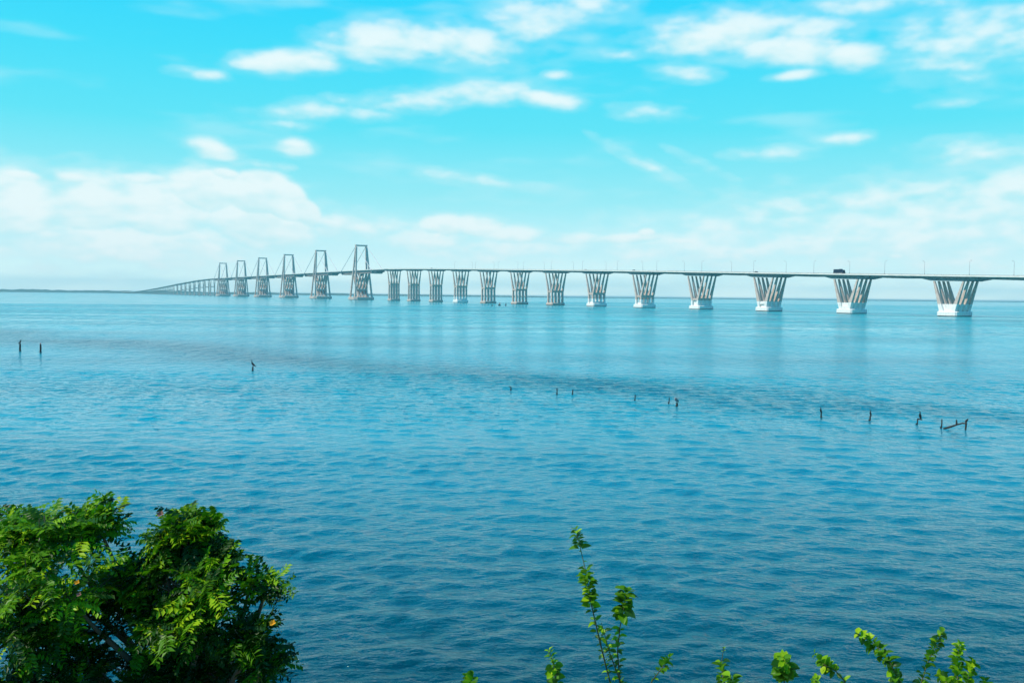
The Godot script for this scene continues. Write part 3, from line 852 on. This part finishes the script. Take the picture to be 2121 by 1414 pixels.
func leaf_frame(dir: Vector3, up: Vector3, at: Vector3, k: float) -> Transform3D:
	var x := dir.normalized()
	var z := x.cross(up)
	if z.length() < 0.01: z = x.cross(Vector3(0.3, 0.2, 0.9))
	z = z.normalized()
	var y := z.cross(x)
	return Transform3D(Basis(x * k, y * k, z * k), at)

func make_shrub() -> void:
	var o := thing("flowering_shrub", "large dense shrub with feathery bright green leaves on the bank at left", "shrub", SHRUB_AT)
	var rng := RandomNumberGenerator.new(); rng.seed = 404
	var leaves := []
	for k in 5: leaves.append(feather_leaf(900 + k, 7 + k % 2, 0.165 + 0.014 * (k % 3), 0.041 + 0.002 * k))
	# limbs run from the root to each lobe of the crown; lobes are [centre, radius, clusters of leaves]
	var spots := []                       # [where, outward]
	for q in LOBES:
		var c: Vector3 = q[0]
		var limb := Shape.new()
		var mid := Vector3(c.x * 0.45, c.y * 0.55, c.z * 0.5) + Vector3(rng.randf_range(-0.08, 0.08), 0, rng.randf_range(-0.08, 0.08))
		limb.tube([Vector3(c.x * 0.06, -0.1, 0), mid * 0.5, mid, c * 0.8, c], [0.035, 0.028, 0.02, 0.012, 0.007], 7)
		part("branch", limb.mesh(), M.bark, o)
		for k in int(q[2]):
			var d := Vector3(rng.randfn(), rng.randfn(), rng.randfn()).normalized()
			if rng.randf() < 0.7 and d.y < -0.2: d.y = -d.y
			if rng.randf() < 0.55 and d.z < 0.0: d.z = -d.z
			var deep := pow(rng.randf(), 0.33)
			var r: Vector3 = q[1]
			var p: Vector3 = c + Vector3(d.x * r.x, d.y * r.y, d.z * r.z) * (lerpf(0.35, 1.0, deep) if rng.randf() > 0.12 or c.y < 1.15 else rng.randf_range(1.05, 1.32))
			spots.append([p, d, c, deep])
	var twigs := Shape.new()
	var made := []
	for q in spots:
		var p: Vector3 = q[0]
		var c: Vector3 = q[2]
		var axis: Vector3 = (q[1] * 0.8 + Vector3(0, 0.55, 0.1) + Vector3(rng.randf_range(-0.4, 0.4), 0, rng.randf_range(-0.4, 0.4))).normalized()
		var root: Vector3 = p - axis * 0.16
		twigs.tube([c.lerp(root, 0.35), root, p], [0.006, 0.0045, 0.0025], 4, false)
		var n := rng.randi_range(8, 11)
		var u := axis.cross(Vector3(0.3, 0.1, 0.9)).normalized(); var w := axis.cross(u)
		for k in n:
			var a := 2.4 * k + rng.randf() * 0.8
			var out := u * cos(a) + w * sin(a)
			var rise := lerpf(1.2, 0.1, float(k) / n)
			var dir := (out + axis * rise + Vector3(0, 0.12, 0)).normalized()
			var up := (axis * 0.8 + Vector3(-0.45, 0.8, 0) + Vector3(rng.randf_range(-0.5, 0.5), 0, rng.randf_range(-0.5, 0.5))).normalized()
			var at: Vector3 = p - axis * 0.14 * (1.0 - float(k) / n)
			made.append([leaf_frame(dir, up, at, rng.randf_range(0.68, 1.05)), rng.randi() % 5, clampf(rng.randf() * 0.55 + (1.0 - q[3]) * 0.9 + 0.03 * k - 0.05 + clampf((1.30 - p.y) * 0.7, 0.0, 0.45), 0.0, 0.999), at])  # inner and lower leaves rank darker: older growth, with crown shade in the colour
	var tw := part("twigs", twigs.mesh(), M.bark, o)
	tw.set_meta("kind", "stuff")
	# the leaves that show largest are parts, the rest one part
	made.sort_custom(func(a, b): return a[3].z * 1.0 + a[3].y * 0.6 > b[3].z * 1.0 + b[3].y * 0.6)
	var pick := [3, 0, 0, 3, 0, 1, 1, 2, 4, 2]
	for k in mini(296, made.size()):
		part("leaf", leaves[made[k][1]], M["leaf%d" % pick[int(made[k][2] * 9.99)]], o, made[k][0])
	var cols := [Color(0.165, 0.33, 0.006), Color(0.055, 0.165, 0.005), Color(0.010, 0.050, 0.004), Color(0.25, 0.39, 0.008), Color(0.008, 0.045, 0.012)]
	for v in 5:
		var list := []
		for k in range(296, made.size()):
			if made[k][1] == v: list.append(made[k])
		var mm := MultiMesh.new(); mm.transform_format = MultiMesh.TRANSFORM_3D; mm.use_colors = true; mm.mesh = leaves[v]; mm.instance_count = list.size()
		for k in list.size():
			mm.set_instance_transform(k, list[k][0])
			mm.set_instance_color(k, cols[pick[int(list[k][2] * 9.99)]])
		var mi := MultiMeshInstance3D.new(); mi.name = "foliage"; mi.multimesh = mm; mi.material_override = M.leaf_many
		mi.set_meta("kind", "stuff"); o.add_child(mi, true)
	for q in FLOWERS:
		var fl := Shape.new()
		for k in 6:
			var a := TAU * k / 6.0
			var d := Vector3(cos(a) * 0.8, 0.7 + 0.3 * (k % 2), sin(a) * 0.8 + 0.2)
			var t := Vector3(-sin(a), 0.1, cos(a))
			var r: float = q[1]
			fl.quad(Vector3.ZERO, d * r * 0.6 + t * r * 0.34, d * r, d * r * 0.6 - t * r * 0.34, Vector3.UP)
		part("flower", fl.mesh(), M[q[2]], o, Transform3D(Basis(Vector3.RIGHT, 0.7), q[0]))

# a leafy shoot: stems as lines of points, leaves as [stem, from, to, how many, length, plumpness, colour mix, tilt]
func make_shoot(label: String, at: Vector3, stems: Array, tufts: Array, seed_: int) -> void:
	var o := thing("leafy_shoot", label, "plant", at)
	var rng := RandomNumberGenerator.new(); rng.seed = seed_
	for st in stems:
		var rad := []
		for k in st.size(): rad.append(lerpf(0.0034, 0.0010, float(k) / (st.size() - 1)))
		var s := Shape.new(); s.tube(st, rad, 6)
		part("stem", s.mesh(), M.stem, o)
	var kinds := []
	for k in 6: kinds.append([round_leaf(seed_ * 10 + k, 1.0, 0.52), round_leaf(seed_ * 10 + k, 1.0, 0.78)])
	var mixes := [[0, 1, 1, 2, 3], [3, 0, 1, 1, 0], [1, 2, 0, 4, 1], [2, 4, 1, 0, 1]]
	for tf in tufts:
		var st: Array = stems[tf[0]]
		for k in int(tf[3] * 2.0):
			var u: float = lerpf(tf[1], tf[2], (k + rng.randf() * 0.7) / (tf[3] * 2.0))
			var x := u * (st.size() - 1)
			var i := clampi(int(x), 0, st.size() - 2)
			var p: Vector3 = st[i].lerp(st[i + 1], x - i)
			var axis: Vector3 = (st[i + 1] - st[i]).normalized()
			var a: float = 2.4 * k + rng.randf() * 0.9
			var side := axis.cross(Vector3(0.2, 0.1, 0.95)).normalized(); var w := axis.cross(side)
			var out := side * cos(a) + w * sin(a) * 0.8
			var dir: Vector3 = (out + axis * rng.randf_range(0.1, 0.9) * tf[7]).normalized()
			var up: Vector3 = (axis + Vector3(-0.25, 0.5, 0.35) + out * -0.25 + Vector3(rng.randf_range(-0.5, 0.5), rng.randf_range(-0.3, 0.3), rng.randf_range(-0.5, 0.5))).normalized()
			var c: int = mixes[tf[6]][rng.randi() % 5]
			part("leaf", kinds[rng.randi() % 6][0 if tf[5] < 0.6 else 1], M["leaf%d" % c], o, leaf_frame(dir, up, p, tf[4] * rng.randf_range(0.40, 0.82)))

const CLOUDS := [
	[-13.61, 13.50, 3.70, 0.88, 1.30, 6], [-15.29, 13.25, 1.96, 0.52, 1.30, 4], [-7.88, 14.95, 4.73, 1.43, 1.10, 4], [-3.17, 15.00, 4.51, 1.32, 1.00, -3],
	[1.26, 16.34, 4.22, 1.51, 0.80, 10], [4.21, 17.13, 3.30, 1.02, 0.70, 5], [-18.29, 12.44, 1.25, 0.37, 0.90, 2], [-19.62, 12.52, 1.07, 0.28, 0.40, 0],
	[-12.49, 10.83, 2.64, 0.65, 0.75, 6], [-10.77, 11.47, 1.16, 0.41, 0.60, 0], [-13.62, 9.88, 1.71, 0.29, 0.40, 0], [-6.11, 11.65, 3.88, 0.72, 0.65, 5],
	[-1.96, 12.26, 3.92, 0.78, 0.95, 3], [1.91, 11.88, 2.56, 0.60, 1.10, -9], [2.49, 13.25, 0.78, 0.27, 0.60, 0], [-9.03, 10.71, 1.76, 0.42, 0.50, 0],
	[-18.05, 8.25, 1.74, 0.69, 1.25, -10], [-13.34, 8.64, 1.43, 0.59, 1.15, 2], [-15.86, 7.45, 1.95, 0.29, 0.30, 0], [12.64, 15.41, 5.02, 1.41, 1.05, 3],
	[10.66, 15.10, 2.91, 1.07, 1.10, 4], [16.80, 15.39, 3.87, 0.98, 0.70, -4], [16.56, 14.28, 4.16, 1.04, 1.10, -5], [19.91, 13.74, 2.40, 0.85, 1.20, -4],
	[16.73, 12.88, 1.66, 0.32, 0.95, 3], [10.12, 13.30, 2.19, 0.53, 0.80, -6], [6.02, 14.41, 1.49, 0.36, 0.50, 0], [8.13, 11.04, 2.36, 0.48, 0.55, -4],
	[26.05, 14.01, 4.62, 2.30, 0.62, 0], [28.14, 14.39, 3.28, 2.13, 0.60, 0], [23.38, 13.25, 2.03, 0.72, 0.45, 0], [20.75, 16.40, 3.69, 0.73, 0.60, 0],
	[19.38, 9.16, 1.66, 0.40, 0.70, 4], [26.48, 8.13, 3.14, 0.76, 0.65, -3], [24.82, 10.75, 1.24, 0.22, 0.40, 0], [15.60, 8.53, 2.52, 0.41, 0.40, 0],
	[8.19, 7.91, 3.25, 0.36, 0.45, -28], [11.38, 8.01, 2.03, 0.27, 0.35, -25], [-3.11, 7.14, 2.71, 0.45, 0.60, -6], [-0.12, 6.74, 2.41, 0.30, 0.40, -4],
	[-28.40, 4.48, 3.97, 2.52, 1.30, 0], [-31.10, 4.84, 3.32, 2.84, 1.30, 0], [-24.56, 4.68, 3.74, 2.47, 1.30, 3], [-21.00, 4.57, 3.94, 2.53, 1.30, 0],
	[-23.07, 2.84, 10.72, 2.22, 1.00, 0], [-28.03, 6.17, 1.29, 0.40, 1.50, -6], [-25.53, 6.18, 1.47, 0.49, 1.20, 0], [-21.76, 6.40, 1.82, 0.45, 1.10, 0],
	[-18.46, 5.93, 2.98, 1.66, 1.70, 2], [-17.37, 6.90, 1.10, 0.40, 1.90, -8], [-15.45, 5.86, 2.24, 1.57, 3.20, 0], [-14.05, 5.45, 1.99, 1.35, 3.00, -28],
	[-12.78, 4.86, 1.32, 0.88, 2.40, -35], [-15.18, 4.21, 4.21, 2.21, 1.40, 0], [-10.76, 4.05, 3.20, 1.07, 0.90, 0], [-4.28, 4.23, 1.80, 0.84, 1.50, 0],
	[-2.34, 4.20, 2.41, 0.78, 1.30, -4], [-0.08, 3.72, 2.71, 0.72, 1.00, 0], [-5.17, 3.27, 3.59, 1.02, 0.80, 0], [-1.88, 2.72, 6.02, 1.21, 0.60, 0],
	[-9.02, 4.09, 3.53, 0.89, 0.60, 0], [3.52, 3.52, 3.00, 0.48, 0.80, 0], [7.09, 3.53, 2.97, 0.42, 1.20, 4], [8.20, 3.86, 0.71, 0.36, 1.80, 0],
	[10.61, 3.39, 2.04, 0.36, 0.80, 0], [12.89, 4.26, 5.73, 1.00, 0.50, 3], [17.06, 5.35, 6.06, 0.98, 0.55, 4], [22.34, 5.92, 6.19, 0.95, 0.60, 6],
	[25.86, 4.87, 6.84, 1.90, 0.75, 4], [28.65, 6.20, 3.25, 1.22, 0.90, 14], [23.68, 3.57, 12.14, 3.04, 0.70, 0], [12.35, 2.95, 9.78, 2.06, 0.60, 0],
	[17.92, 3.50, 2.18, 0.23, 0.70, 0], [22.57, 2.40, 0.77, 0.19, 0.90, 0], [-4.73, 3.57, 0.48, 0.36, 1.10, 30]]
const SHORES := [[-3240.0, 4700.0, -1900.0, 4880.0, 21.0, 14.0, 0.02, 0.15], [-2080.0, 4620.0, 560.0, 5000.0, 16.0, 6.5, 0.08, 0.2], [255.0, 5500.0, 4400.0, 5900.0, 4.5, 4.0, 0.1, 0.05]]
const SHRUB_AT := Vector3(-1.750, 7.600, -5.200)
const LOBES := [
	[Vector3(-0.638, 1.465, 0.361), Vector3(0.245, 0.160, 0.250), 17],
	[Vector3(-0.504, 1.540, 0.257), Vector3(0.111, 0.116, 0.160), 9],
	[Vector3(-0.858, 1.501, 0.359), Vector3(0.142, 0.119, 0.200), 9],
	[Vector3(-1.127, 1.357, 0.366), Vector3(0.232, 0.206, 0.300), 12],
	[Vector3(-0.588, 1.293, 0.520), Vector3(0.325, 0.175, 0.250), 14],
	[Vector3(-0.338, 1.257, 0.271), Vector3(0.105, 0.079, 0.140), 6],
	[Vector3(0.002, 1.466, 0.261), Vector3(0.163, 0.121, 0.200), 14],
	[Vector3(-0.061, 1.450, 0.262), Vector3(0.111, 0.132, 0.160), 7],
	[Vector3(-0.082, 1.278, 0.370), Vector3(0.186, 0.113, 0.200), 9],
	[Vector3(0.070, 1.525, 0.258), Vector3(0.089, 0.063, 0.100), 5],
	[Vector3(0.201, 1.358, 0.366), Vector3(0.093, 0.103, 0.160), 10],
	[Vector3(0.196, 1.261, 0.471), Vector3(0.177, 0.126, 0.200), 10],
	[Vector3(0.384, 1.285, 0.420), Vector3(0.077, 0.031, 0.060), 3],
	[Vector3(0.476, 1.273, 0.421), Vector3(0.036, 0.015, 0.040), 2],
	[Vector3(0.114, 1.101, 0.529), Vector3(0.300, 0.150, 0.220), 14],
	[Vector3(0.410, 1.029, 0.533), Vector3(0.090, 0.115, 0.160), 9],
	[Vector3(0.491, 0.880, 0.541), Vector3(0.075, 0.085, 0.140), 6],
	[Vector3(-0.409, 0.931, 0.188), Vector3(0.564, 0.215, 0.350), 36],
	[Vector3(-0.787, 1.036, 0.483), Vector3(0.278, 0.227, 0.300), 24],
	[Vector3(0.050, 0.695, 0.199), Vector3(0.403, 0.161, 0.300), 26],
	[Vector3(-0.297, 1.131, 0.127), Vector3(0.461, 0.163, 0.250), 16],
	[Vector3(-0.450, 0.694, 0.400), Vector3(0.619, 0.181, 0.350), 34]]
const FLOWERS := [
	[Vector3(0.565, 1.144, 0.677), 0.022, "petal"],
	[Vector3(-0.370, 1.369, 0.766), 0.017, "petal"],
	[Vector3(-0.059, 1.646, 0.502), 0.024, "dry_pod"],
	[Vector3(-0.360, 1.310, 0.769), 0.016, "dry_pod"]]

func make_shoots() -> void:
	make_shoot("tallest leafy shoot with two stems, rising alone in front of the open water", Vector3(0.394, 8.434, -3.283),
		[[Vector3(0.000, 0.000, 0.000), Vector3(-0.016, 0.536, 0.017), Vector3(-0.048, 0.654, 0.000), Vector3(-0.079, 0.778, 0.048), Vector3(-0.108, 0.895, 0.083), Vector3(-0.116, 0.962, 0.046), Vector3(-0.135, 1.041, -0.015), Vector3(-0.155, 1.122, -0.018)],
		[Vector3(0.010, 0.000, 0.010), Vector3(0.014, 0.536, 0.017), Vector3(0.003, 0.672, -0.001), Vector3(0.004, 0.779, 0.048), Vector3(0.012, 0.859, 0.084), Vector3(0.023, 0.917, 0.049)],
		[Vector3(0.010, 0.000, 0.010), Vector3(0.022, 0.545, 0.017), Vector3(-0.027, 0.671, -0.001), Vector3(-0.062, 0.796, 0.047)]],
		[[0, 0.143, 0.529, 16, 0.0417, 0.50, 2, 0.80], [0, 0.529, 0.751, 26, 0.0521, 0.60, 0, 0.60], [0, 0.554, 0.726, 8, 0.0382, 0.70, 1, 0.70], [0, 0.863, 0.949, 7, 0.0591, 0.62, 2, 0.30], [0, 0.940, 1.000, 5, 0.0417, 0.50, 0, 0.90], [1, 0.200, 0.600, 14, 0.0434, 0.50, 2, 0.80], [1, 0.696, 1.000, 20, 0.0625, 0.62, 2, 0.45], [1, 0.840, 1.000, 8, 0.0382, 0.50, 1, 0.90], [2, 0.333, 0.933, 14, 0.0417, 0.50, 2, 0.80], [0, 0.743, 0.880, 3, 0.0208, 0.50, 3, 0.80]], 51)
	make_shoot("narrow pointed shoot with a pale yellow tip, left of the tallest shoot", Vector3(0.187, 8.471, -3.185),
		[[Vector3(0.000, 0.000, 0.000), Vector3(-0.017, 0.529, 0.002), Vector3(-0.024, 0.602, 0.042), Vector3(-0.033, 0.669, 0.091), Vector3(-0.050, 0.708, 0.072)]],
		[[0, 0.250, 0.700, 12, 0.0505, 0.60, 2, 0.60], [0, 0.550, 1.000, 16, 0.0337, 0.50, 1, 0.80]], 52)
	make_shoot("thin shoot bending right with a brown withered tip, right of the tallest shoot", Vector3(0.503, 8.439, -3.233),
		[[Vector3(0.000, 0.000, 0.000), Vector3(-0.017, 0.541, 0.031), Vector3(0.002, 0.621, 0.085), Vector3(0.035, 0.666, 0.085), Vector3(0.076, 0.688, 0.026)]],
		[[0, 0.362, 0.625, 4, 0.0308, 0.50, 3, 0.80], [0, 0.663, 0.887, 10, 0.0376, 0.60, 2, 0.60], [0, 0.887, 1.000, 5, 0.0274, 0.50, 1, 0.90]], 53)
	make_shoot("low bushy shoot tip left of the narrow pointed shoot, barely in view", Vector3(-0.118, 8.449, -3.083),
		[[Vector3(0.000, 0.000, 0.000), Vector3(-0.019, 0.563, 0.077), Vector3(-0.015, 0.628, 0.094), Vector3(-0.011, 0.657, 0.042)]],
		[[0, 0.667, 1.000, 18, 0.0489, 0.60, 0, 0.70]], 54)
	make_shoot("slim shoot with a bare white bud tip, left of the broad leaved shoot", Vector3(0.793, 8.464, -3.184),
		[[Vector3(0.000, 0.000, 0.000), Vector3(-0.032, 0.572, 0.099), Vector3(-0.047, 0.614, 0.059), Vector3(-0.041, 0.642, 0.002), Vector3(-0.034, 0.704, 0.007)]],
		[[0, 0.400, 0.790, 12, 0.0455, 0.60, 2, 0.60], [0, 0.925, 1.000, 3, 0.0168, 0.50, 1, 0.90]], 55)
	make_shoot("low clump of round leaves at the foot of the slim bud tipped shoot", Vector3(0.799, 8.492, -3.086),
		[[Vector3(0.000, 0.000, 0.000), Vector3(-0.027, 0.561, 0.076), Vector3(-0.028, 0.576, 0.015), Vector3(-0.036, 0.610, 0.003)]],
		[[0, 0.533, 1.000, 14, 0.0522, 0.70, 0, 0.60]], 56)
	make_shoot("broad leaved shoot with big pale and dark green leaves at lower right", Vector3(0.919, 8.545, -2.988),
		[[Vector3(0.000, 0.000, 0.000), Vector3(-0.013, 0.541, 0.029), Vector3(-0.001, 0.593, -0.001), Vector3(-0.013, 0.651, 0.040), Vector3(-0.035, 0.702, 0.089)]],
		[[0, 0.475, 0.812, 18, 0.0632, 0.60, 2, 0.50], [0, 0.625, 1.000, 16, 0.0474, 0.55, 1, 0.90]], 57)
	make_shoot("thin shoot leaning left, right of the broad leaved shoot", Vector3(1.196, 8.482, -3.135),
		[[Vector3(0.000, 0.000, 0.000), Vector3(-0.001, 0.528, 0.001), Vector3(-0.034, 0.600, 0.028), Vector3(-0.085, 0.657, 0.084), Vector3(-0.125, 0.679, 0.084), Vector3(-0.138, 0.696, 0.025)]],
		[[0, 0.200, 0.440, 6, 0.0398, 0.50, 2, 0.80], [0, 0.584, 0.888, 14, 0.0448, 0.60, 0, 0.50], [0, 0.888, 1.000, 4, 0.0298, 0.50, 1, 0.90]], 58)
	make_shoot("long shoot arching left with paired round leaves, between two leaning shoots", Vector3(1.410, 8.454, -3.184),
		[[Vector3(0.000, 0.000, 0.000), Vector3(-0.006, 0.536, 0.019), Vector3(-0.056, 0.626, 0.075), Vector3(-0.095, 0.694, 0.090), Vector3(-0.108, 0.719, 0.038), Vector3(-0.126, 0.736, -0.008), Vector3(-0.186, 0.772, 0.016)]],
		[[0, 0.250, 0.542, 12, 0.0505, 0.60, 2, 0.70], [0, 0.500, 0.792, 14, 0.0539, 0.64, 2, 0.40], [0, 0.750, 1.000, 12, 0.0404, 0.60, 0, 0.70]], 59)
	make_shoot("dark upright shoot leaning right beside the rightmost bushy shoot", Vector3(1.469, 8.432, -3.233),
		[[Vector3(0.000, 0.000, 0.000), Vector3(-0.027, 0.557, 0.065), Vector3(-0.026, 0.639, 0.096), Vector3(0.011, 0.688, 0.055), Vector3(0.063, 0.725, -0.003), Vector3(0.086, 0.781, 0.003)]],
		[[0, 0.280, 0.600, 10, 0.0462, 0.60, 2, 0.80], [0, 0.600, 1.000, 24, 0.0376, 0.60, 2, 0.70]], 60)
	make_shoot("rightmost bushy shoot with many yellow green leaves", Vector3(1.566, 8.478, -3.135),
		[[Vector3(0.000, 0.000, 0.000), Vector3(-0.044, 0.571, 0.097), Vector3(-0.035, 0.635, 0.071), Vector3(-0.006, 0.669, 0.009), Vector3(0.005, 0.724, -0.003)],
		[Vector3(0.010, 0.000, 0.010), Vector3(-0.036, 0.571, 0.097), Vector3(0.001, 0.635, 0.071), Vector3(0.048, 0.669, 0.009)],
		[Vector3(0.010, 0.000, 0.010), Vector3(-0.060, 0.571, 0.097), Vector3(-0.071, 0.618, 0.072), Vector3(-0.062, 0.618, 0.012)]],
		[[0, 0.400, 1.000, 30, 0.0431, 0.60, 1, 0.70], [1, 0.533, 1.000, 18, 0.0431, 0.60, 0, 0.70], [2, 0.600, 1.000, 10, 0.0431, 0.60, 0, 0.70]], 61)
	make_shoot("tiny leaf tip peeping up at the lower right corner beyond the bushy shoot", Vector3(1.641, 8.476, -3.085),
		[[Vector3(0.000, 0.000, 0.000), Vector3(-0.039, 0.566, 0.086), Vector3(-0.012, 0.589, 0.025), Vector3(-0.005, 0.619, -0.003)]],
		[[0, 0.667, 1.000, 9, 0.0392, 0.60, 2, 0.70]], 62)
	make_shoot("small yellowish sprig low between the broad leaved shoot and its right neighbour", Vector3(1.050, 8.478, -3.085),
		[[Vector3(0.000, 0.000, 0.000), Vector3(-0.017, 0.546, 0.042), Vector3(-0.001, 0.578, -0.001), Vector3(-0.005, 0.634, 0.028)]],
		[[0, 0.667, 1.000, 9, 0.0359, 0.50, 1, 0.70]], 63)

func _ready() -> void:
	# camera
	var cam := Camera3D.new()
	cam.name = "camera"; add_child(cam)
	cam.position = Vector3(0, EYE, 0)
	cam.rotation_degrees = Vector3(-2.88, 0, 0.6)
	cam.fov = 40.82; cam.near = 0.1; cam.far = 90000.0
	cam.current = true
	# sky, air and exposure
	var sky := Sky.new()
	var pano := PanoramaSkyMaterial.new()
	pano.panorama = ImageTexture.create_from_image(make_sky())
	sky.sky_material = pano
	var env := Environment.new()
	env.background_mode = Environment.BG_SKY; env.sky = sky
	env.tonemap_mode = Environment.TONE_MAPPER_LINEAR
	env.tonemap_exposure = 1.0
	env.fog_enabled = FOG > 0.0; env.fog_density = FOG; env.fog_light_color = Color(0.68, 0.95, 1.0)
	env.sdfgi_enabled = true; env.ssao_enabled = true; env.ssil_enabled = true
	var we := WorldEnvironment.new(); we.name = "environment"; we.environment = env; add_child(we)
	# sun: high, to the left and a little behind
	var sun := DirectionalLight3D.new(); sun.name = "sun"; add_child(sun)
	sun.look_at_from_position(Vector3(-0.62, 0.775, 0.12) * 100.0, Vector3.ZERO)
	sun.light_color = Color(1.0, 0.95, 0.87); sun.light_energy = SUN; sun.light_angular_distance = 0.5
	sun.shadow_enabled = true
	noise_a.seed = 4; noise_a.frequency = 0.02; noise_a.fractal_octaves = 3
	make_materials()
	make_water()
	make_land()
	make_bridge()
	make_lamps()
	make_traffic()
	make_piles()
	make_shrub()
	make_shoots()
const FOG := 0.0001
const SUN := 1.6
